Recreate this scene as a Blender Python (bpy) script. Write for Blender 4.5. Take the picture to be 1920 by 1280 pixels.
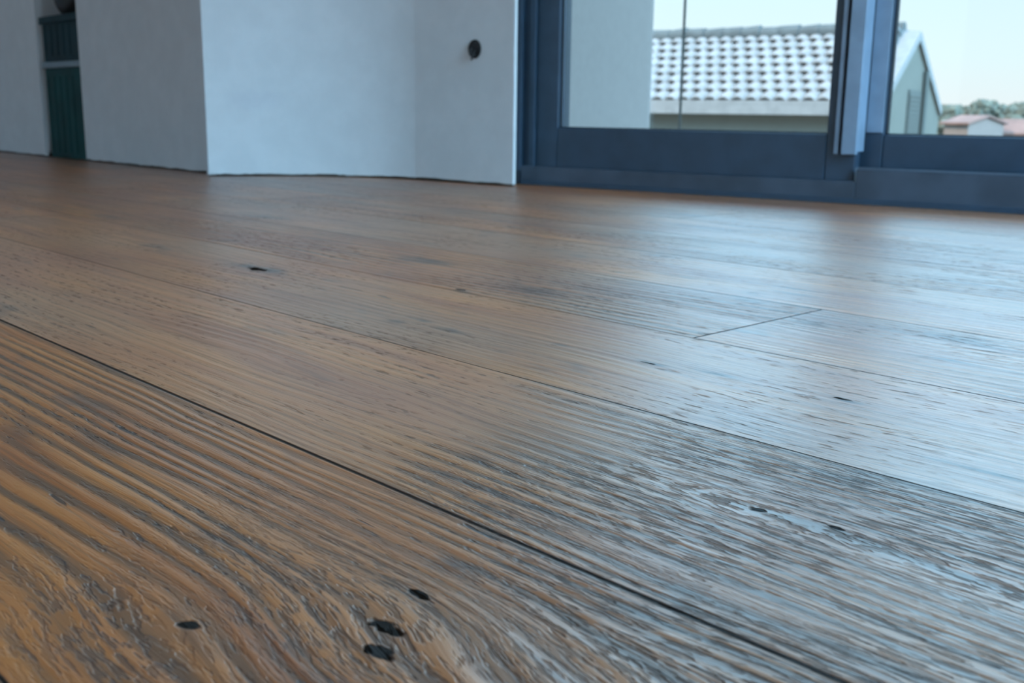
import bpy, bmesh, math, random
from mathutils import Vector, Matrix, noise
random.seed(4)
S = bpy.context.scene
COL = S.collection
for o in list(bpy.data.objects): bpy.data.objects.remove(o)

# ------------------------------------------------------------------ camera
YAW, PITCH, ROLL, FPX, CAMH = math.radians(46.5), math.atan(431/1987.), math.radians(.71), 1987., .185
fw = Vector((-math.sin(YAW)*math.cos(PITCH), math.cos(YAW)*math.cos(PITCH), -math.sin(PITCH)))
r0 = Vector((math.cos(YAW), math.sin(YAW), 0)); u0 = r0.cross(fw)
rt = r0*math.cos(ROLL)+u0*math.sin(ROLL); up = -r0*math.sin(ROLL)+u0*math.cos(ROLL)
cd = bpy.data.cameras.new('camera'); cam = bpy.data.objects.new('camera', cd); COL.objects.link(cam)
m = Matrix((rt, up, -fw)).transposed().to_4x4(); m.translation = (0, 0, CAMH); cam.matrix_world = m
cd.sensor_width = 36; cd.sensor_fit = 'HORIZONTAL'; cd.lens = FPX/1920*36; cd.clip_start = .01; cd.clip_end = 2000
cd.dof.use_dof = True; cd.dof.focus_distance = .62; cd.dof.aperture_fstop = 15
S.camera = cam
# ------------------------------------------------------------------ exposure
S.view_settings.view_transform = 'Standard'; S.view_settings.look = 'None'
S.view_settings.exposure = 0.0; S.view_settings.gamma = 1; S.view_settings.use_curve_mapping = False
# ------------------------------------------------------------------ sky: pale haze at the horizon, bright bluish veil higher up
W = bpy.data.worlds.new('sky'); S.world = W; W.use_nodes = True
wn, wl = W.node_tree.nodes, W.node_tree.links; wn.clear()
tc = wn.new('ShaderNodeTexCoord'); sx = wn.new('ShaderNodeSeparateXYZ'); wl.new(tc.outputs['Generated'], sx.inputs[0])
rmp = wn.new('ShaderNodeValToRGB'); wl.new(sx.outputs['Z'], rmp.inputs[0])
SKY_K = 6.2; EAST_BOOST = 4.8
stops = [(0.0, (.92, .98, 1.0)), (.05, (.85, 1.03, 1.07)), (.095, (.80, 1.02, 1.12)), (.17, (.68, 1.28, 1.75)), (.3, (1.3, 2.6, 3.9)), (.45, (2.3, 4.4, 6.0)), (.75, (1.8, 3.05, 4.4)), (1, (1.5, 2.5, 3.6))]
els = rmp.color_ramp.elements
while len(els) > 2: els.remove(els[-1])
for i, (p, c) in enumerate(stops):
    e = els[i] if i < 2 else els.new(p)
    e.position = p; e.color = tuple(v/SKY_K for v in c)+(1,)
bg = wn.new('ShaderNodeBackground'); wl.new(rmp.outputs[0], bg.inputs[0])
# sky brightness boost added towards the east (+x) to light the curved wall
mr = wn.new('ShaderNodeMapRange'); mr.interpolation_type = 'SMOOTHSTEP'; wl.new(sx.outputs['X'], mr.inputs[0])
for i_, v_ in ((1, .35), (2, .9), (3, SKY_K), (4, SKY_K*EAST_BOOST)): mr.inputs[i_].default_value = v_
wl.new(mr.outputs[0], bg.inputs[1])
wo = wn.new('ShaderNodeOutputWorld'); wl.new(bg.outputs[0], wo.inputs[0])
sl = bpy.data.lights.new('sun', 'SUN'); sl.energy = 6.2; sl.angle = math.radians(.6); sl.color = (1, .80, .56)
sun = bpy.data.objects.new('sun', sl); COL.objects.link(sun)
sun.rotation_euler = Vector((-.42, -.75, .86)).to_track_quat('Z', 'Y').to_euler()

# ------------------------------------------------------------------ node helpers
class G:
    """small expression builder on shader math nodes"""
    def __init__(s, name):
        s.m = bpy.data.materials.new(name); s.m.use_nodes = True; s.t = s.m.node_tree; s.t.nodes.clear()
        s.out = s.t.nodes.new('ShaderNodeOutputMaterial')
        s.co = s.t.nodes.new('ShaderNodeTexCoord')
    def n(s, t, **k):
        nd = s.t.nodes.new(t)
        for a, b in k.items(): setattr(nd, a, b)
        return nd
    def put(s, sock, v):
        if isinstance(v, E): s.t.links.new(v.o, sock)
        elif hasattr(v, 'is_output'): s.t.links.new(v, sock)
        else: sock.default_value = v
    def op(s, op, *a, clamp=False):
        nd = s.n('ShaderNodeMath', operation=op); nd.use_clamp = clamp
        for i, v in enumerate(a): s.put(nd.inputs[i], v)
        return E(s, nd.outputs[0])
    def xyz(s, space='Object'):
        p = s.n('ShaderNodeSeparateXYZ'); s.t.links.new(s.co.outputs[space], p.inputs[0])
        return [E(s, p.outputs[i]) for i in range(3)]
    def vec(s, x, y, z=0.0):
        c = s.n('ShaderNodeCombineXYZ')
        for i, v in enumerate((x, y, z)): s.put(c.inputs[i], v)
        return c.outputs[0]
    def noise(s, v, scale=1.0, detail=2.0, rough=.5):
        nd = s.n('ShaderNodeTexNoise'); s.put(nd.inputs['Vector'], v)
        nd.inputs['Scale'].default_value = scale; nd.inputs['Detail'].default_value = detail; nd.inputs['Roughness'].default_value = rough
        return E(s, nd.outputs[0])
    def hash(s, x, y):
        nd = s.n('ShaderNodeTexWhiteNoise', noise_dimensions='2D'); s.put(nd.inputs['Vector'], s.vec(x, y))
        return E(s, nd.outputs['Value'])
    def ramp(s, v, lo, hi, a=0.0, b=1.0):
        nd = s.n('ShaderNodeMapRange', interpolation_type='SMOOTHSTEP')
        for i, q in enumerate((v, lo, hi, a, b)): s.put(nd.inputs[i], q)
        return E(s, nd.outputs[0])
    def mix(s, f, a, b, mode='MIX'):
        nd = s.n('ShaderNodeMix', data_type='RGBA', blend_type=mode)
        s.put(nd.inputs[0], f)
        for i, c in ((6, a), (7, b)):
            if isinstance(c, tuple): nd.inputs[i].default_value = c if len(c) == 4 else c+(1,)
            else: s.put(nd.inputs[i], c)
        return nd.outputs[2]
    def bsdf(s, col, rough=.5, metal=0., spec=.5, height=None, coat=None):
        b = s.n('ShaderNodeBsdfPrincipled')
        if isinstance(col, tuple): b.inputs['Base Color'].default_value = col+(1,)
        else: s.put(b.inputs['Base Color'], col)
        s.put(b.inputs['Roughness'], rough); s.put(b.inputs['Metallic'], metal); s.put(b.inputs['Specular IOR Level'], spec)
        if coat is not None:
            s.put(b.inputs['Coat Weight'], coat); b.inputs['Coat Roughness'].default_value = .33
        if height is not None:
            bp = s.n('ShaderNodeBump'); bp.inputs['Strength'].default_value = 1; bp.inputs['Distance'].default_value = 1
            s.put(bp.inputs['Height'], height); s.t.links.new(bp.outputs[0], b.inputs['Normal']); s.t.links.new(bp.outputs[0], b.inputs['Coat Normal'])
        s.t.links.new(b.outputs[0], s.out.inputs[0]); return b
class E:
    def __init__(s, g, o): s.g, s.o = g, o
    def __add__(s, v): return s.g.op('ADD', s, v)
    __radd__ = __add__
    def __mul__(s, v): return s.g.op('MULTIPLY', s, v)
    __rmul__ = __mul__
    def __sub__(s, v): return s.g.op('SUBTRACT', s, v)
    def __rsub__(s, v): return s.g.op('SUBTRACT', v, s)
    def __truediv__(s, v): return s.g.op('DIVIDE', s, v)
    def f(s, name, *a): return s.g.op(name, s, *a)

# ------------------------------------------------------------------ materials
PW, PY0, PL = .2055, .303, 2.2
def floor_material():
    g = G('embossed_oak_plank'); x, y, z = g.xyz()
    k = ((y-PY0)/PW).f('FLOOR'); yl = (y-PY0)-k*PW
    off = g.hash(k, 3.7)*PL
    # the row that ends mid-picture has its joint at x = -.53
    isr = g.op('COMPARE', k, 2.0, .1)          # (rows -1, 0 and 1 run on past both edges of the picture)
    isn = g.op('COMPARE', k, 0.0, 1.1)
    off = off*(1-isr)*(1-isn)+isr*(.53)+isn*(PL-.32)
    jx = ((x+off)/PL).f('FLOOR'); xl = (x+off)-jx*PL
    pid = g.hash(k+.5, jx*1.37+.25); pid2 = g.hash(k+9.5, jx*2.1+.7)
    sh = pid*37.0
    # knots bend the grain lines around them
    wy = y
    rings = None
    for (kx, ky, ax, ay, s) in KNOTS:
        dx = (x-kx)/ax; dy = (y-ky)/ay
        q = dx*dx+dy*dy
        w = (q*-1.0).f('EXPONENT') if False else g.op('EXPONENT', q*-1.0)
        wy = wy - (y-ky)*w*s
    # in the nearest plank the grain sweeps round the knot towards the camera
    near = g.op('COMPARE', k, -1.0, .1)
    sweep = ((x+.262)/.07).f('TANH')*g.op('EXPONENT', ((y-.205)/.06)*((y-.205)/.06)*-1.0)*near
    wy = wy + sweep*.017
    wy = wy + (g.noise(g.vec(x*2.2, y*5.0, sh), 1, 1)-.5)*.030 + (g.noise(g.vec(x*9, y*22, sh+5), 1, 2)-.5)*.006
    # growth rings: rounded ridges, 7 to 13 mm apart
    ph = wy*(490.0) + g.noise(g.vec(x*1.5, wy*28, sh), 1, 1)*16.0
    ring = ph.f('SINE')*.5+.5
    swell = g.op('EXPONENT', ((x+.232)/.065)*((x+.232)/.065)*-1.0-((y-.225)/.045)*((y-.225)/.045))*near
    ring = ring*(1-swell)+((wy*300.0+1.0).f('SINE')*.5+.5)*swell     # broad bands beside the knot
    ringp = ring.f('POWER', 1.6)*(swell*1.6+1.0)
    fine = g.noise(g.vec(x*7, wy*420, sh), 1, 3, .65)
    streak = g.noise(g.vec(x*16, wy*950, sh+2), 1, 2, .6)
    broad = g.noise(g.vec(x*3.0, wy*26, sh+8), 1, 3, .6)
    patch = g.ramp(g.noise(g.vec(x*4.2, y*9, sh+11), 1, 2), .42, .62)
    rowk = g.op('COMPARE', k, 1.0, .1)
    row0 = g.op('COMPARE', k, 0.0, .1)     # this plank is worn smooth over its left stretch
    rough_plank = g.ramp(pid2, .2, .8, .5, 1.0)*(1-rowk*.55)*(1-row0*g.ramp(x+(g.noise(g.vec(x*5, y*12, 31.), 1, 2)-.5)*.3, -.40, -.52, 0, .75))
    rough_plank = rough_plank*g.ramp(g.noise(g.vec(x*3.5, y*11, 44.), 1, 2), .3, .6, .45, 1.15)
    pores = g.ramp(g.noise(g.vec(x*62, wy*330, sh+3), 1, 2, .6), .54, .66)
    pores = pores*g.ramp(patch, 0, 1, .25, 1.0)*g.ramp(ring, .15, .8, 1.0, .25)
    pits = g.ramp(g.noise(g.vec(x*58, wy*460, sh+23), 1, 2, .65), .50, .60)*g.ramp(g.noise(g.vec(x*8, y*20, 14.), 1, 1), .35, .55, .2, 1.0)
    worn = g.op('COMPARE', k, -.5, .6)*g.ramp(x+(g.noise(g.vec(x*6, y*14, 19.), 1, 2)-.5)*.2, -.46, -.34)
    pores = pores.f('MAXIMUM', pits*worn)
    cracks = g.ramp(g.noise(g.vec(x*24, y*170, 4.4), 1, 1), .735, .78)*g.ramp(g.noise(g.vec(x*5, y*8, 7.7), 1, 1), .5, .6)
    kb = None
    for (hx, hy, a, b) in HOLES:
        dx = (x-hx+(g.noise(g.vec(x*70, y*70, 9.), 1, 2)-.5)*a*2.2)/a; dy = (y-hy+(g.noise(g.vec(x*90, y*90, 2.), 1, 2)-.5)*b*2.6)/b
        t = g.ramp(dx*dx+dy*dy, .45, 1.1, 1.0, 0.0)
        kb = t if kb is None else kb.f('MAXIMUM', t)
    wa = g.op('COMPARE', k, 0.0, .1)*.0010+.0011; wb = g.op('COMPARE', k, -1.0, .1)*.0010+.0011
    e1 = g.ramp(yl, .0003, wa); e2 = g.ramp(PW-yl, .0003, wb)
    e3 = g.ramp(xl, .0004, .0016); e4 = g.ramp(PL-xl, .0004, .0016)
    seam = e1*e2*e3*e4
    h = ringp*.00075*rough_plank + fine*.00055*rough_plank*(1-swell*.5)+streak*.00016 - pores*.0013*rough_plank - kb*.0012 - (1-seam)*.0026 + broad*.0006 - cracks*.0012
    # colour
    smudge = None
    for (hx, hy, a, b, st) in SMUDGES:
        dx = (x-hx+(g.noise(g.vec(x*18, y*40, 3.), 1, 3, .65)-.5)*a*2.6)/a; dy = (y-hy+(g.noise(g.vec(x*18, y*40, 8.), 1, 3, .65)-.5)*b*3.0)/b
        t = g.op('EXPONENT', (dx*dx+dy*dy)*-1.0)*st
        smudge = t if smudge is None else smudge.f('MAXIMUM', t)
    blot = g.ramp(g.noise(g.vec(x*7, y*17, 91.), 1, 3, .6), .60, .72)
    c = g.mix(g.ramp(broad, .3, .7), (.36, .095, .022), (.61, .215, .055))
    c = g.mix(g.ramp(g.noise(g.vec(x*1.7, y*4.5, sh+20), 1, 2), .35, .7), c, g.mix(g.ramp(fine, .3, .7), (.27, .11, .05), (.50, .232, .115)))
    c = g.mix(g.ramp(g.noise(g.vec(x*3, y*3, 61.), 1, 1), .5, .75)*.6, c, (.30, .09, .045))
    wob = (g.noise(g.vec(x*4, y*16, 53.), 1, 2)-.5)*.35
    c = g.mix(near*g.ramp(x+wob, -.22, -.42, 0, .40), c, (.56, .155, .022))      # the nearest plank is redder towards its left
    c = g.mix(row0*g.ramp(x+wob, -.34, -.50, 0, .30), c, (.60, .275, .15))        # the next one paler
    c = g.mix(g.ramp(ring, .0, .6, .8, 0.0)*rough_plank, c, (.12, .055, .028))
    c = g.mix(g.ramp(fine, .50, .36)*.38, c, (.10, .05, .03))
    c = g.mix(smudge, c, (.045, .035, .032))
    c = g.mix(blot*.55, c, (.09, .055, .04))
    c = g.mix(pores*.6, c, (.07, .045, .035))
    c = g.mix(kb, c, (.012, .008, .006)); c = g.mix(1-seam, c, (.02, .013, .01)); c = g.mix(cracks*.8, c, (.03, .02, .016))
    ro = g.ramp(fine, .3, .7, .41, .31)+pores*.3+kb*.3+(1-seam)*.4
    g.bsdf(c, ro, 0, (1.0-pores*.4-smudge*.5-kb*.8)*g.ramp(seam, .2, 1.0), h, coat=(1-pores*.7-kb)*.35)
    return g.m
KNOTS = [(-.292, .214, .052, .030, .5), (-.345, .150, .045, .020, .4), (-.235, .415, .07, .020, .55), (-1.0, .80, .16, .05, .6), (-.70, .40, .2, .035, .6), (-.16, .27, .05, .03, .5), (-.05, .42, .1, .03, .6), (-1.35, .64, .2, .04, .6)]
SMUDGES = [(-1.115, .637, .060, .013, .9), (-1.032, .83, .055, .022, .8), (-.829, .717, .022, .006, .7), (-.747, .564, .012, .005, .8), (-.738, .587, .012, .005, .8), (-.683, .578, .022, .007, .75), (-.788, .778, .05, .013, .6),
           (-.495, .615, .014, .003, .9), (-.439, .625, .016, .003, .8), (-.339, .629, .013, .0026, .9), (-.379, .887, .03, .010, .6), (-.216, .555, .028, .003, .8), (-.579, .609, .010, .003, .7), (-.982, .653, .02, .006, .6), (-1.814, .752, .06, .012, .6),
           (-.349, .801, .02, .003, .8), (-.623, 1.008, .04, .006, .6), (-.879, 1.105, .03, .01, .5), (-.624, .197, .03, .007, .55), (-.561, .224, .035, .007, .45), (-.406, .206, .02, .006, .5), (-.411, .367, .014, .004, .6), (-.313, .268, .010, .005, .7), (-.60, .98, .03, .006, .6), (-.5, .85, .02, .01, .5)]
HOLES = [(-.2895, .2130, .0105, .0046), (-.302, .2385, .006, .0026), (-.276, .2000, .0085, .0035), (-.339, .160, .006, .004), (-.266, .4165, .005, .003), (-.230, .424, .005, .0022),
         (-1.105, .632, .022, .007), (-.84, .722, .008, .003), (-.495, .613, .007, .0016), (-.345, .632, .007, .0018)]

def plaster(name, col, bump=.0004, stains=0.0, scale=14):
    g = G(name); x, y, z = g.xyz()
    p = g.noise(g.vec(x, y, z), scale, 4, .6)
    c = g.mix(g.ramp(p, .3, .75), tuple(v*.93 for v in col), col)
    if stains:
        q = g.noise(g.vec(x, y, z), 3.1, 2)
        c = g.mix(g.ramp(q, .52, .72, 0, stains), c, tuple(v*.72 for v in col))
    if stains:     # one faint grey scuff low on the curved wall
        q = g.ramp(((x+2.655)/.045)*((x+2.655)/.045)+((z-.205)/.035)*((z-.205)/.035)+p*1.5, .6, 1.9, .16, 0)
        c = g.mix(q, c, (.42, .42, .52))
    g.bsdf(c, .8, 0, .3, p*bump); return g.m
def simple(name, col, rough=.5, metal=0., spec=.5, var=.1, scale=8, bump=0.):
    g = G(name); x, y, z = g.xyz(); p = g.noise(g.vec(x, y, z), scale, 3)
    c = g.mix(g.ramp(p, .3, .7), tuple(v*(1-var) for v in col), tuple(min(1, v*(1+var)) for v in col))
    g.bsdf(c, rough, metal, spec, p*bump if bump else None); return g.m
def glass():
    g = G('window_glass')
    tr = g.n('ShaderNodeBsdfTransparent'); tr.inputs[0].default_value = (.965, .985, .985, 1)
    gl = g.n('ShaderNodeBsdfGlossy'); gl.inputs['Roughness'].default_value = .01
    fr = g.n('ShaderNodeFresnel'); fr.inputs[0].default_value = 1.3
    mx = g.n('ShaderNodeMixShader'); g.t.links.new(fr.outputs[0], mx.inputs[0]); g.t.links.new(tr.outputs[0], mx.inputs[1]); g.t.links.new(gl.outputs[0], mx.inputs[2])
    g.t.links.new(mx.outputs[0], g.out.inputs[0]); return g.m
M = dict(
    floor=floor_material(),
    wall=plaster('white_plaster', (.70, .70, .71), stains=.05), wall_core=plaster('raw_wall_base', (.10, .085, .075), .002),
    ceiling=plaster('white_ceiling', (.7, .7, .7)), render=plaster('exterior_render', (.18, .15, .135), .001, scale=40),
    alu=simple('anthracite_aluminium', (.026, .048, .078), .42, 0, .5, .12, 20), alu_lit=simple('aluminium_lit', (.21, .28, .37), .38, 0, .5, .08, 20),  # alu_lit: paler copy of alu, window light put into its colour
    sill=simple('weathered_sill', (.05, .066, .092), .45, 0, .5, .2, 12), alu_gasket=simple('black_gasket', (.012, .016, .024), .6), track=simple('grey_track', (.10, .13, .17), .35, 0, .5, .1),
    white_alu=simple('white_aluminium', (.78, .86, .88), .4), glass=glass(), rod=simple('dark_steel', (.05, .06, .06), .5),
    slab=plaster('balcony_concrete', (.3, .3, .29), .001), crate=simple('teal_plastic', (.001, .045, .045), .6, 0, .25, var=.25), crate_dark=simple('dark_teal_plastic', (.003, .026, .034), .6, 0, .25, var=.25),
    lid=simple('grey_plastic', (.20, .26, .30), .5), black=simple('black_plastic', (.012, .012, .013), .5), copper=simple('grey_cable_sheath', (.2, .22, .24), .5),
    tile=simple('pale_clay_tile', (.155, .138, .130), .85, var=.14, scale=3), mortar=simple('grey_ridge_mortar', (.05, .055, .055), .9, var=.2, scale=5), fascia=simple('white_fascia', (.14, .13, .125), .7),
    house=plaster('house_render', (.085, .082, .068), .002, .3, 3), shutter=simple('green_shutter', (.035, .04, .035), .6), grass=simple('dry_grass', (.10, .10, .07), .95, var=.3, scale=.4),
    foliage=simple('hazy_foliage', (.06, .062, .045), .9, var=.35, scale=2.5), bark=simple('bark', (.18, .14, .11), .9), dist_wall=simple('cream_render', (.14, .10, .085), .8), dist_wall2=simple('pink_render', (.13, .08, .07), .8),  # foliage: distance haze put into the colour as a paler grey-green
    terracotta=simple('terracotta', (.13, .065, .05), .85, var=.2, scale=1), dark_glass=simple('dark_window', (.08, .09, .10), .2), hill=simple('hill_scrub', (.13, .15, .14), .95, var=.25, scale=.05),
)

# ------------------------------------------------------------------ object helpers
def tag(o, label=None, cat=None, group=None, kind=None):
    for a, b in (('label', label), ('category', cat), ('group', group), ('kind', kind)):
        if b: o[a] = b
    return o
def empty(name, loc, rz=0, label=None, cat=None, group=None, kind=None):
    o = bpy.data.objects.new(name, None); COL.objects.link(o); o.location = loc; o.rotation_euler = (0, 0, rz); o.empty_display_size = .1
    return tag(o, label, cat, group, kind)
def link(name, bm, mat, parent=None, loc=(0, 0, 0), rz=0, bevel=0, smooth=False, kind=None):
    bmesh.ops.recalc_face_normals(bm, faces=bm.faces)
    me = bpy.data.meshes.new(name); bm.to_mesh(me); bm.free(); me.materials.append(M[mat])
    o = bpy.data.objects.new(name, me); COL.objects.link(o); o.parent = parent; o.location = loc; o.rotation_euler = (0, 0, rz)
    if smooth: me.shade_smooth()
    if bevel:
        b = o.modifiers.new('bevel', 'BEVEL'); b.width = bevel; b.segments = 2; b.limit_method = 'ANGLE'
    if kind: o['kind'] = kind
    return o
def bx(bm, x0, x1, y0, y1, z0, z1):
    v = [bm.verts.new(p) for p in ((x0, y0, z0), (x1, y0, z0), (x1, y1, z0), (x0, y1, z0), (x0, y0, z1), (x1, y0, z1), (x1, y1, z1), (x0, y1, z1))]
    for f in ((0, 3, 2, 1), (4, 5, 6, 7), (0, 1, 5, 4), (1, 2, 6, 5), (2, 3, 7, 6), (3, 0, 4, 7)): bm.faces.new([v[i] for i in f])
def box(name, mat, parent, *b, **k):
    bm = bmesh.new()
    if isinstance(b[0], (tuple, list)):
        for q in b: bx(bm, *q)
    else: bx(bm, *b)
    return link(name, bm, mat, parent, **k)
def prism(bm, pts, z0, z1):
    lo = [bm.verts.new((p[0], p[1], z0)) for p in pts]; hi = [bm.verts.new((p[0], p[1], z1)) for p in pts]
    bm.faces.new(lo); bm.faces.new(hi); n = len(pts)
    for i in range(n): bm.faces.new((lo[i], lo[(i+1) % n], hi[(i+1) % n], hi[i]))
def cyl(bm, p, q, r0, r1=None, n=12):
    p, q = Vector(p), Vector(q); r1 = r0 if r1 is None else r1
    d = (q-p).normalized(); a = d.orthogonal().normalized(); b = d.cross(a)
    A = [bm.verts.new(p+(a*math.cos(t)+b*math.sin(t))*r0) for t in (2*math.pi*i/n for i in range(n))]
    B = [bm.verts.new(q+(a*math.cos(t)+b*math.sin(t))*r1) for t in (2*math.pi*i/n for i in range(n))]
    bm.faces.new(A); bm.faces.new(B)
    for i in range(n): bm.faces.new((A[i], A[(i+1) % n], B[(i+1) % n], B[i]))

# ------------------------------------------------------------------ room shell
H = 2.5
AW = math.radians(11); WU = Vector((math.cos(AW), math.sin(AW), 0)); WN = Vector((-math.sin(AW), math.cos(AW), 0)); WO = Vector((-2.02, 1.93, 0))
def wp(u, w, z=0): return WO+WU*u+WN*w+Vector((0, 0, z))
WW, WH = 2.50, 2.2          # window width, height
endx = wp(WW, 0)
EASTX = 1.3
def floor_bm():
    bm = bmesh.new()
    pts = [(-5.2, -2.8), (EASTX, -2.8), (EASTX, wp(3.5, 0).y), wp(WW, .0)[:2], wp(0, .0)[:2], (-2.06, 1.90), (-2.32, 1.86), (-2.78, 1.50), (-5.2, 1.50)]
    prism(bm, pts, -.03, 0); return bm
link('floor', floor_bm(), 'floor', kind='structure')
# plaster skin with a ragged lower edge over a dark wall base: the skirting is missing
def skin(name, line, h=H, th=.012, zmin=.003, zmax=.008, mat='wall', z0=None):
    """vertical plaster layer along a plan polyline (room side first), ragged bottom"""
    bm = bmesh.new(); pts = []
    for (a, b) in zip(line[:-1], line[1:]):
        a, b = Vector(a), Vector(b); n = max(1, int((b-a).length/.025))
        pts += [a.lerp(b, i/n) for i in range(n)]
    pts.append(Vector(line[-1])); f0, f1, b0, b1 = [], [], [], []
    rnd = random.Random(len(pts))
    for i, p in enumerate(pts):
        q = pts[min(i+1, len(pts)-1)]-pts[max(i-1, 0)]; q.normalize(); nn = Vector((-q.y, q.x))
        z = (zmin+(zmax-zmin)*(noise.noise(Vector((p.x*9, p.y*9, 1)))*.5+.5)+rnd.random()*.0025) if z0 is None else z0
        f0.append(bm.verts.new((p.x, p.y, z))); f1.append(bm.verts.new((p.x, p.y, h)))
        b0.append(bm.verts.new((p.x+nn.x*th, p.y+nn.y*th, z))); b1.append(bm.verts.new((p.x+nn.x*th, p.y+nn.y*th, h)))
    for i in range(len(pts)-1):
        bm.faces.new((f0[i], f0[i+1], f1[i+1], f1[i])); bm.faces.new((b0[i+1], b0[i], b1[i], b1[i+1]))
        bm.faces.new((f0[i+1], f0[i], b0[i], b0[i+1])); bm.faces.new((f1[i], f1[i+1], b1[i+1], b1[i]))
    bm.faces.new((f0[0], f1[0], b1[0], b0[0])); bm.faces.new((f0[-1], b0[-1], b1[-1], f1[-1]))
    return bm
# plan line, west to east (normal to the left of travel = away from the room)
NX0, NX1, LY = -4.075, -3.70, 1.478
def bez(p0, p1, p2, n):
    return [tuple((Vector(p0)*(1-t)**2+Vector(p1)*2*t*(1-t)+Vector(p2)*t*t)) for t in (i/n for i in range(n+1))]
curve = bez((-2.715, 1.418), (-2.59, 1.745), (-2.295, 1.808), 48)
p2line = [(-2.295, 1.808), (-2.035, 1.8535)]
# left wall with the tall recess: three pieces make one wall
def left_wall():
    bm = skin('w', [(-5.2, LY), (NX0, LY)])
    for seg, z in (([(NX1, LY), (-2.722, LY)], None),):
        b2 = skin('w', seg); me = bpy.data.meshes.new('t'); b2.to_mesh(me); b2.free(); bm.from_mesh(me); bpy.data.meshes.remove(me)
    bx(bm, -5.2, NX0, LY+.012, LY+.16, .012, H); bx(bm, NX1, -2.70, LY+.012, LY+.16, .012, H); bx(bm, NX0, NX1, LY, LY+.16, 2.1, H)
    bx(bm, NX0-.1, NX0, LY+.16, LY+.7, 0, H); bx(bm, NX1, NX1+.1, LY+.16, LY+.7, 0, H); bx(bm, NX0-.1, NX1+.1, LY+.7, LY+.8, 0, H)
    return bm
wl_ = link('wall_left', left_wall(), 'wall', kind='structure')
box('recess_floor', 'wall_core', wl_, NX0, NX1, LY+.02, LY+.7, -.02, .0005)
box('wall_base', 'wall_core', wl_, (-5.2, NX0, LY+.010, LY+.14, -.01, .02), (NX1, -2.72, LY+.010, LY+.14, -.01, .02))
def solid(front, back, z0, z1):
    bm = bmesh.new(); prism(bm, list(front)+list(reversed(back)), z0, z1); return bm
wc = link('wall_curved', skin('w', curve), 'wall', smooth=False, kind='structure')
for p in wc.data.polygons: p.use_smooth = False
back_c = [(-2.74, 1.47), (-2.74, 1.9), (-2.60, 2.05), (-2.40, 2.10), (-2.30, 2.0)]
bm = bmesh.new(); prism(bm, [(x-.008, y+.006) for x, y in curve]+[(-2.30, 2.0), (-2.72, 2.0)], -.01, H)
link('wall_base', bm, 'wall_core', wc)
bm = bmesh.new(); bx(bm, -2.73, -2.716, 1.42, 1.495, .004, H); link('corner_plaster', bm, 'wall', wc)
wr = link('wall_right', skin('w', [(-2.295, 1.808), (-1.957, 1.852)]), 'wall', kind='structure')
bm = bmesh.new(); prism(bm, [(-2.29, 1.822), (-1.968, 1.864), wp(-.024, .0)[:2], wp(-.024, .1)[:2], (-2.29, 2.0)], -.01, H); link('wall_base', bm, 'wall_core', wr)
bm = bmesh.new()   # plastered reveal between wall and window frame, the lintel above and the pier beyond
prism(bm, [(-1.964, 1.864), (-1.9565, 1.853), wp(-.017, -.002)[:2], wp(-.017, .10)[:2], wp(-.0235, .10)[:2], wp(-.0235, .0)[:2]], .003, H)
prism(bm, [wp(-.018, -.06)[:2], wp(WW+.02, -.06)[:2], wp(WW+.02, .20)[:2], wp(-.018, .20)[:2]], WH, H+.2)
prism(bm, [wp(WW+.002, -.06)[:2], (EASTX+.2, wp(3.55, -.06).y), (EASTX+.2, wp(3.55, .2).y), wp(WW+.002, .2)[:2]], 0, H+.2)
link('wall_window', bm, 'wall', kind='structure')
box('wall_west', 'wall', None, -5.35, -5.2, -2.8, 1.62, 0, H, kind='structure')
# back wall (behind the camera) and east wall, both with openings added to light the room
box('wall_back', 'wall', None, (-5.2, -3.2, -2.95, -2.8, 0, H), (-1.2, EASTX, -2.95, -2.8, 0, H), (-3.2, -1.2, -2.95, -2.8, 2.1, H), (-3.2, -1.2, -2.95, -2.8, -.02, .05), kind='structure')
box('wall_east', 'wall', None, (EASTX, EASTX+.15, -2.8, .9, 0, H), (EASTX, EASTX+.15, 2.3, 2.65, 0, H), (EASTX, EASTX+.15, .9, 2.3, 2.35, H), (EASTX, EASTX+.15, .9, 2.3, 0, .1), kind='structure')
box('ceiling', 'ceiling', None, -5.35, EASTX+.2, -2.95, 2.9, H, H+.12, kind='structure')
# cable box in the wall beside the window
t = empty('conduit_box', (-2.083, 1.8352, .338), math.radians(7.4), 'round dark cable outlet hole in the pale wall left of the window', 'socket box')
bm = bmesh.new(); n = 28
ring = [[bm.verts.new((r*math.cos(2*math.pi*i/n), yy, r*1.12*math.sin(2*math.pi*i/n))) for i in range(n)] for r, yy in ((.016, -.002), (.020, -.004), (.021, -.0005), (.015, .0))]
for a, b in ((0, 1), (1, 2)):
    for i in range(n): bm.faces.new((ring[a][i], ring[a][(i+1) % n], ring[b][(i+1) % n], ring[b][i]))
for i in range(n): bm.faces.new((ring[2][i], ring[2][(i+1) % n], ring[3][(i+1) % n], ring[3][i]))
link('rim', bm, 'black', t, smooth=True)
bm = bmesh.new(); cyl(bm, (0, -.0015, 0), (0, .004, 0), .0165, .0165, 28); link('recess', bm, 'black', t)
bm = bmesh.new()
for i, (a, b) in enumerate(((-.006, .004), (.005, -.002), (.000, -.012))):
    cyl(bm, (a, 0, b), (a+.002, -.012, b-.006), .0028, n=8); cyl(bm, (a+.002, -.012, b-.006), (a+.001, -.015, b-.016), .0028, .0022, n=8)
link('cable_end', bm, 'black', t)

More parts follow.
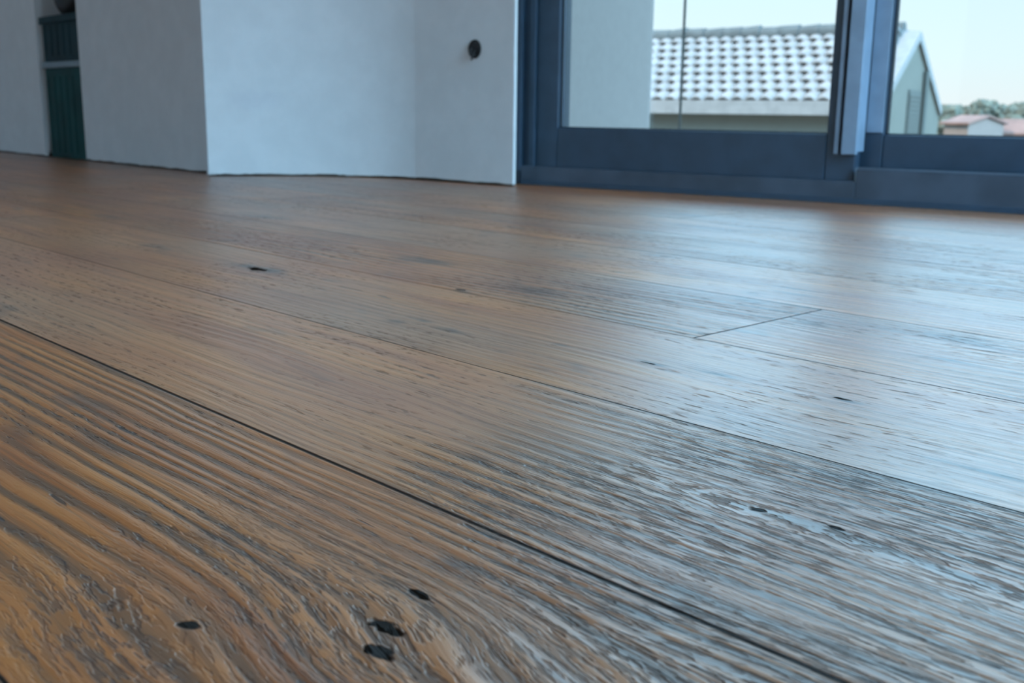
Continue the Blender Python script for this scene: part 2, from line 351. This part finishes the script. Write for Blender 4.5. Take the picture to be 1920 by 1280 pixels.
# ------------------------------------------------------------------ window
RZ = AW
w1 = empty('window_1', WO, RZ, kind='structure')
FD = .105
box('outer_frame', 'alu', w1, (-.016, .030, .012, FD, 0, WH), (WW-.03, WW, .0, FD, 0, WH), (.030, WW-.03, .0, FD, WH-.05, WH), bevel=.002)
box('frame_lip', 'alu', w1, -.016, .008, -.002, .012, .035, WH, bevel=.0015)
box('frame_corner_block', 'alu_gasket', w1, -.019, .006, -.008, .012, .0, .036)
box('bottom_frame', 'sill', w1, (.008, .882, .0, .012, 0, .048), (.882, WW-.03, .0, .012, 0, .074), (.03, WW-.03, .012, FD, 0, .034), bevel=.002)
box('floor_strip', 'alu', w1, (.012, WW, -.006, -.0005, .0, .012), bevel=.001)
box('track_rail', 'track', w1, (.884, WW-.03, .0025, .0075, .074, .078), (.884, 1.64, .046, .051, .034, .072), bevel=.001)
def sash(u0, u1, w0, w1_, zb, zt, name='sliding_sash'):
    r = .066
    s = box(name, 'alu', w1, (u0, u0+r, w0, w1_, zb, zt), (u1-r, u1, w0, w1_, zb, zt), (u0+r, u1-r, w0, w1_, zb, .146), (u0+r, u1-r, w0, w1_, zt-.07, zt), bevel=.003)
    box('gasket', 'alu_gasket', s, (u0+r, u0+r+.0035, w0+.012, w1_-.012, .146, zt-.07), (u1-r-.0035, u1-r, w0+.012, w1_-.012, .146, zt-.07), (u0+r, u1-r, w0+.012, w1_-.012, .146, .149))
    box('glass_pane', 'glass', s, (u0+r+.001, u1-r-.001, (w0+w1_)/2, (w0+w1_)/2+.006, .148, zt-.071))
    return s
s1 = sash(.046, .874, .013, .044, .046, WH-.04)
box('stile_ridge', 'alu', s1, (.030, .046, .004, .036, .04, WH-.05), bevel=.002)
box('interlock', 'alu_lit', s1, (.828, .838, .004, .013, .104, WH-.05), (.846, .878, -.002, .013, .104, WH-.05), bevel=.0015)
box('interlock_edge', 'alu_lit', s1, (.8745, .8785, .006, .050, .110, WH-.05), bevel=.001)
s2 = sash(.850, 1.680, .056, .096, .074, WH-.04)
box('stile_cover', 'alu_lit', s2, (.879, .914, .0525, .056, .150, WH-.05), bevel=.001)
s3 = sash(1.656, 2.472, .013, .044, .046, WH-.04)
# white shutter guide outside, left of the glass
box('trim_1', 'white_alu', None, (-.03, .063, .112, .140, .0, WH), (-.03, .020, .140, .152, .0, WH), loc=WO, rz=RZ, kind='structure', bevel=.002)

box('guide_dark_strip', 'alu_gasket', bpy.data.objects['trim_1'], .0632, .0665, .114, .139, 0, WH)  # narrow dark strip along the right edge of the guide
# ------------------------------------------------------------------ balcony outside
bm = bmesh.new(); prism(bm, [wp(-1.2, .106)[:2], wp(3.6, .106)[:2], wp(3.6, 1.25)[:2], wp(-1.2, 1.25)[:2]], -.25, -.02); link('balcony_slab', bm, 'slab', kind='structure')
P0 = wp(-.075, .155); P1 = P0+WN*.69
bm = bmesh.new(); prism(bm, [P0[:2], P1[:2], (P1-WU*.35)[:2], (P0-WU*.35)[:2]], -.02, 3.6); link('wall_balcony', bm, 'render', kind='structure')
rp = Vector((-.7765*3.02, 3.02, 0))
t = empty('steel_rod', (rp.x, rp.y, -.02), 0, 'thin dark upright steel rod standing on the balcony outside the left glass', 'rod')
bm = bmesh.new(); cyl(bm, (0, 0, .006), (.0, 0, 3.2), .0048, n=10); link('rod_shaft', bm, 'rod', t, smooth=True)
bm = bmesh.new(); cyl(bm, (0, 0, 0), (0, 0, .008), .03, n=16); link('base_plate', bm, 'rod', t)

# ------------------------------------------------------------------ crates in the recess
def crate(z, h, mat, label, lidmat=None):
    t = empty('storage_crate', (-3.880, LY+.172, z), 0, label, 'crate', None)
    a, b, w = .166, .16, .008
    bm = bmesh.new()
    bx(bm, -a, a, -b, b, 0, .01)
    bx(bm, -a, a, -b, -b+w, .01, h); bx(bm, -a, a, b-w, b, .01, h); bx(bm, -a, -a+w, -b+w, b-w, .01, h); bx(bm, a-w, a, -b+w, b-w, .01, h)
    for i in range(5): bx(bm, -a+.02+i*.055, -a+.028+i*.055, -b-.002, -b, .02, h-.03)
    link('crate_body', bm, mat, t, bevel=.002)
    if lidmat: box('lid', lidmat, t, (-a-.006, a+.006, -b-.010, b+.01, h, h+.022), bevel=.004)
    else: box('rim', mat, t, (-a-.006, a+.006, -b-.010, -b-.001, h-.025, h), (-a-.006, a+.006, b+.001, b+.01, h-.025, h), (-a-.006, -a-.0005, -b-.001, b+.001, h-.025, h), (a+.0005, a+.006, -b-.001, b+.001, h-.025, h), bevel=.002)
    return t
crate(.001, .315, 'crate', 'teal plastic crate on the floor in the dark wall recess, grey lid', 'lid')
crate(.339, .155, 'crate_dark', 'dark green crate stacked on the lidded teal crate in the recess')
t = empty('tool_bag', (-3.895, LY+.105, .495), .1, 'black bag lying on the upper dark green crate in the recess', 'bag')
bm = bmesh.new(); bmesh.ops.create_icosphere(bm, subdivisions=4, radius=1)
for v in bm.verts:
    c = v.co.copy(); q = 1+.10*noise.noise(c*2.2)
    v.co = Vector((c.x*.125*q, c.y*.088*q, (max(c.z, -.75)+.75)*.085*q))
link('bag_body', bm, 'black', t, smooth=True)
bm = bmesh.new(); pr = None
for i in range(13):
    a = math.pi*i/12; p = Vector((.06*math.cos(a), -.02, .13+.06*math.sin(a)))
    if pr is not None: cyl(bm, pr, p, .006, n=8)
    pr = p
link('bag_handle', bm, 'crate_dark', t, smooth=True)

# ------------------------------------------------------------------ neighbouring house with the tiled roof
C0 = CAMH
AH = math.radians(14.2); HU = Vector((-math.cos(AH), -math.sin(AH), 0)); HN = Vector((-math.sin(AH), math.cos(AH), 0))
HF = Vector((-.5345*16-.22, 15.95, 0))      # front right eave corner; local x runs left along the eave, y towards the back
hs = empty('house', (HF.x, HF.y, -4), 0, 'neighbouring house with pale tiled pitched roof outside the window', 'house')
hs.matrix_world = Matrix(((HU.x, HN.x, 0, HF.x), (HU.y, HN.y, 0, HF.y), (0, 0, 1, -4), (0, 0, 0, 1)))
# (that matrix mirrors x, so build with a rotation only and negative x instead)
hs.matrix_world = Matrix.Identity(4); hs.location = (HF.x, HF.y, -4); hs.rotation_euler = (0, 0, AH)
HL = 9.0; R1 = 2.28; EZ = 4+C0+.20; RZ_ = 4+C0+1.42          # eave and ridge heights in house coordinates
D2 = 2*R1+.5
# walls (x from -HL to -.25), gable ends
bm = bmesh.new(); bx(bm, -HL, .27, .35, D2-.35, 0, EZ-.05)
v = [bm.verts.new(p) for p in ((.27, .35, EZ-.05), (.27, D2-.35, EZ-.05), (.27, R1, RZ_-.16), (-HL, .35, EZ-.05), (-HL, D2-.35, EZ-.05), (-HL, R1, RZ_-.16))]
for f in ((0, 1, 2), (3, 5, 4), (0, 2, 5, 3), (1, 4, 5, 2)): bm.faces.new([v[i] for i in f])
link('house_walls', bm, 'house', hs)
SL = math.atan2(RZ_-EZ, R1); slen = math.hypot(R1, RZ_-EZ); NR = 8; rowl = slen/NR; TP = .245
def roof_slope(side):
    """overlapping rows of barrel tiles, every second row shifted by half a tile"""
    bm = bmesh.new(); ns = 8; nt = int(HL/TP)
    for r in range(NR):
        s0, s1 = r*rowl-.05, (r+1)*rowl+.02
        A, B, C = [], [], []
        sh = .5*(r % 2)
        for i in range(nt*ns+1):
            xx = -i*TP/ns; ph = (i/ns+sh) % 1.0
            prof = .050*abs(math.sin(math.pi*ph))**.7 if True else 0
            jit = .006*math.sin(r*5.1+math.floor(i/ns+sh)*2.7)
            def pt(s, lift):
                yy = s*math.cos(SL); zz = EZ+s*math.sin(SL)+lift
                y_ = yy if side == 0 else 2*R1-yy
                return bm.verts.new((xx, y_, zz))
            A.append(pt(s0+jit, .050+prof*1.5)); B.append(pt(s1, .004+prof*1.1)); C.append(pt(s0+jit+.004, .036+prof*1.2))
        for i in range(len(A)-1):
            bm.faces.new((A[i], A[i+1], B[i+1], B[i])); bm.faces.new((C[i+1], C[i], A[i], A[i+1]))
    # deck under the tiles
    for (s0, s1) in ((-.06, slen),):
        q = []
        for xx in (0, -HL):
            for s in (s0, s1):
                yy = s*math.cos(SL); q.append(bm.verts.new((xx, yy if side == 0 else 2*R1-yy, EZ+s*math.sin(SL)-.0)))
        bm.faces.new((q[0], q[1], q[3], q[2]))
    return bm
link('roof_slope', roof_slope(0), 'tile', hs); link('roof_slope', roof_slope(1), 'tile', hs)
bm = bmesh.new(); i = 0; xx = .04
while xx > -HL:      # ridge caps bedded in grey mortar
    cyl(bm, (xx, R1, RZ_+.045+.012*(i % 2)+.012*math.sin(i*1.9)), (xx-.40, R1, RZ_+.055+.012*math.sin(i*2.7)), .15, .125, 12); xx -= .37; i += 1
link('ridge_tiles', bm, 'mortar', hs, smooth=False)
bm = bmesh.new()
for k in range(NR):   # verge tiles along both gable edges of the front and back slopes
    for side in (0, 1):
        s0, s1 = k*rowl, (k+1)*rowl+.06
        P = [Vector((-.06, (s*math.cos(SL)) if side == 0 else 2*R1-s*math.cos(SL), EZ+s*math.sin(SL)+l)) for s, l in ((s0, .10), (s1, .055))]
        cyl(bm, P[0], P[1], .115, .09, 10)
link('verge_tiles', bm, 'mortar', hs)
bm = bmesh.new()
for side in (0, 1):   # white bargeboards
    def q(x, s, l): return bm.verts.new((x, (s*math.cos(SL)) if side == 0 else 2*R1-s*math.cos(SL), EZ+s*math.sin(SL)+l))
    a = [q(.03, -.1, .06), q(.03, slen+.0, .06), q(.03, slen, -.10), q(.03, -.1, -.10)]; b = [q(.33, -.1, .03), q(.33, slen, .03), q(.33, slen, -.13), q(.33, -.1, -.13)]
    bm.faces.new(a); bm.faces.new(b)
    for i in range(4): bm.faces.new((a[i], a[(i+1) % 4], b[(i+1) % 4], b[i]))
link('bargeboard', bm, 'fascia', hs)
box('soffit', 'fascia', hs, (-HL, .02, -.02, .36, EZ-.20, EZ-.15))
box('fascia_board', 'fascia', hs, (-HL, .02, -.05, -.01, EZ-.20, EZ+.03), bevel=.005)
f = box('gable_shutter', 'shutter', hs, (.268, .30, R1-.35, R1+.55, EZ-.95, EZ+.25)); 
box('shutter_slats', 'shutter', f, *[(.30, .315, R1-.33, R1+.53, EZ-.92+i*.075, EZ-.875+i*.075) for i in range(15)])
bm = bmesh.new(); cyl(bm, (.33, R1+.75, 0), (.33, R1+.75, RZ_-.62), .05, n=10); link('downpipe', bm, 'shutter', hs)

# ------------------------------------------------------------------ ground, trees and houses far off
bm = bmesh.new(); bx(bm, -400, 300, 4, 700, -4.2, -4); link('ground', bm, 'grass', kind='structure')
bm = bmesh.new(); bx(bm, -60, 60, -70, 4, -4.2, -4); link('ground_behind', bm, 'slab', kind='structure')
def far_pt(px, Y): # direction right of the gable: ratio x/y by picture column
    return Vector(((-.466+(px-1768)*.0005066)*Y, Y, -4))
def tree(px, Y, h, rad, label, seed, cone=False):
    p = far_pt(px, Y); t = empty('cypress_tree' if cone else 'broadleaf_tree', p, seed, label, 'tree', None)
    rnd = random.Random(seed)
    bm = bmesh.new(); cyl(bm, (0, 0, 0), (0, 0, h*.6), rad*.10, rad*.05, 8)
    for i in range(5):
        a = i*1.26; cyl(bm, (0, 0, h*(.3+.05*i)), (rad*.5*math.cos(a), rad*.5*math.sin(a), h*(.5+.06*i)), rad*.04, rad*.02, 6)
    link('trunk', bm, 'bark', t)
    bm = bmesh.new()
    for i in range(150 if not cone else 220):
        if cone:
            f_ = rnd.random(); zz = h*(.08+.9*f_); rr = rad*(1-f_)**.8*rnd.uniform(.5, 1); s = rad*.28*(1.15-f_)
        else:
            a_ = rnd.uniform(-1, 1); zz = h*(.62+.33*a_); rr = rad*math.sqrt(max(0, 1-a_*a_))*rnd.uniform(.4, 1); s = rad*.26*rnd.uniform(.7, 1.1)
        a = rnd.uniform(0, 6.283); mt = Matrix.Translation((rr*math.cos(a), rr*math.sin(a), zz)) @ Matrix.Rotation(rnd.uniform(0, 3), 4, 'X') @ Matrix.Diagonal((s, s*.9, s*.8, 1))
        bmesh.ops.create_icosphere(bm, subdivisions=1, radius=1, matrix=mt)
    for v_ in bm.verts: v_.co += Vector(noise.noise_vector(v_.co*1.7))*rad*.10
    link('crown', bm, 'foliage', t)
    return t
tree(1846, 100, 5.9, 1.9, 'round grey-green tree rising above the far rooftops at the right of the window', 11)
tree(1786, 110, 5.2, 3.4, 'wide low grey-green tree just right of the gable of the tiled house', 12)
tree(1915, 122, 5.6, 3.6, 'broad far tree behind the red roofs at the right edge of the photo', 13)
tree(1876, 130, 5.5, 2.6, 'small far tree between the round tree and the broad one at the right', 14)
def far_house(px, Y, w, d, hw, hr, mat, label, rz=.2):
    p = far_pt(px, Y); t = empty('cottage', p, rz, label, 'house', None)
    w2 = w/2
    bm = bmesh.new(); bx(bm, -w2, w2, 0, d, 0, hw)
    for s in (-1, 1):
        v_ = [bm.verts.new(q) for q in ((s*w2, 0, hw), (s*w2, d, hw), (s*w2, d/2, hw+hr-.1))]; bm.faces.new(v_)
    link('cottage_walls', bm, mat, t)
    bm = bmesh.new()
    for y0, y1 in ((-.3, d/2), (d+.3, d/2)):
        a = [bm.verts.new(q) for q in ((-w2-.2, y0, hw-.1), (w2+.2, y0, hw-.1), (w2+.2, y1, hw+hr), (-w2-.2, y1, hw+hr))]
        b = [bm.verts.new((q.co.x, q.co.y, q.co.z+.15)) for q in a]
        bm.faces.new(a); bm.faces.new(b)
        for i in range(4): bm.faces.new((a[i], a[(i+1) % 4], b[(i+1) % 4], b[i]))
    link('cottage_roof', bm, 'terracotta', t)
    for i in range(max(1, int(w//2))):
        x0 = -w2+.6+i*2; f = box('cottage_window', 'dark_glass', t, (x0, x0+.8, -.04, .02, hw*.5, hw*.5+1.0))
    return t
far_house(1796, 78, 1.9, 5, 3.75, .45, 'dist_wall', 'far cream house with a pale gable front right of the tiled house', -.1)
far_house(1849, 92, 4.2, 5, 3.05, .8, 'dist_wall', 'far low cream house with red roof in front of the round tree', .15)
far_house(1928, 84, 4.2, 5, 3.0, .95, 'dist_wall2', 'far pink house with red roof at the right edge of the photo', .3)
bm = bmesh.new(); n = 160     # low hill line on the horizon
for i in range(n):
    pass
rows = []
for j in range(4):
    rows.append([bm.verts.new((-520+i*6, 330+j*25, -4+(0, 5.2, 6.6, 0)[j]*(1+.35*noise.noise(Vector((i*.11, j, 0)))+.12*noise.noise(Vector((i*.6, j, 5)))))) for i in range(n)])
for j in range(3):
    for i in range(n-1): bm.faces.new((rows[j][i], rows[j][i+1], rows[j+1][i+1], rows[j+1][i]))
link('hills', bm, 'hill', kind='structure')
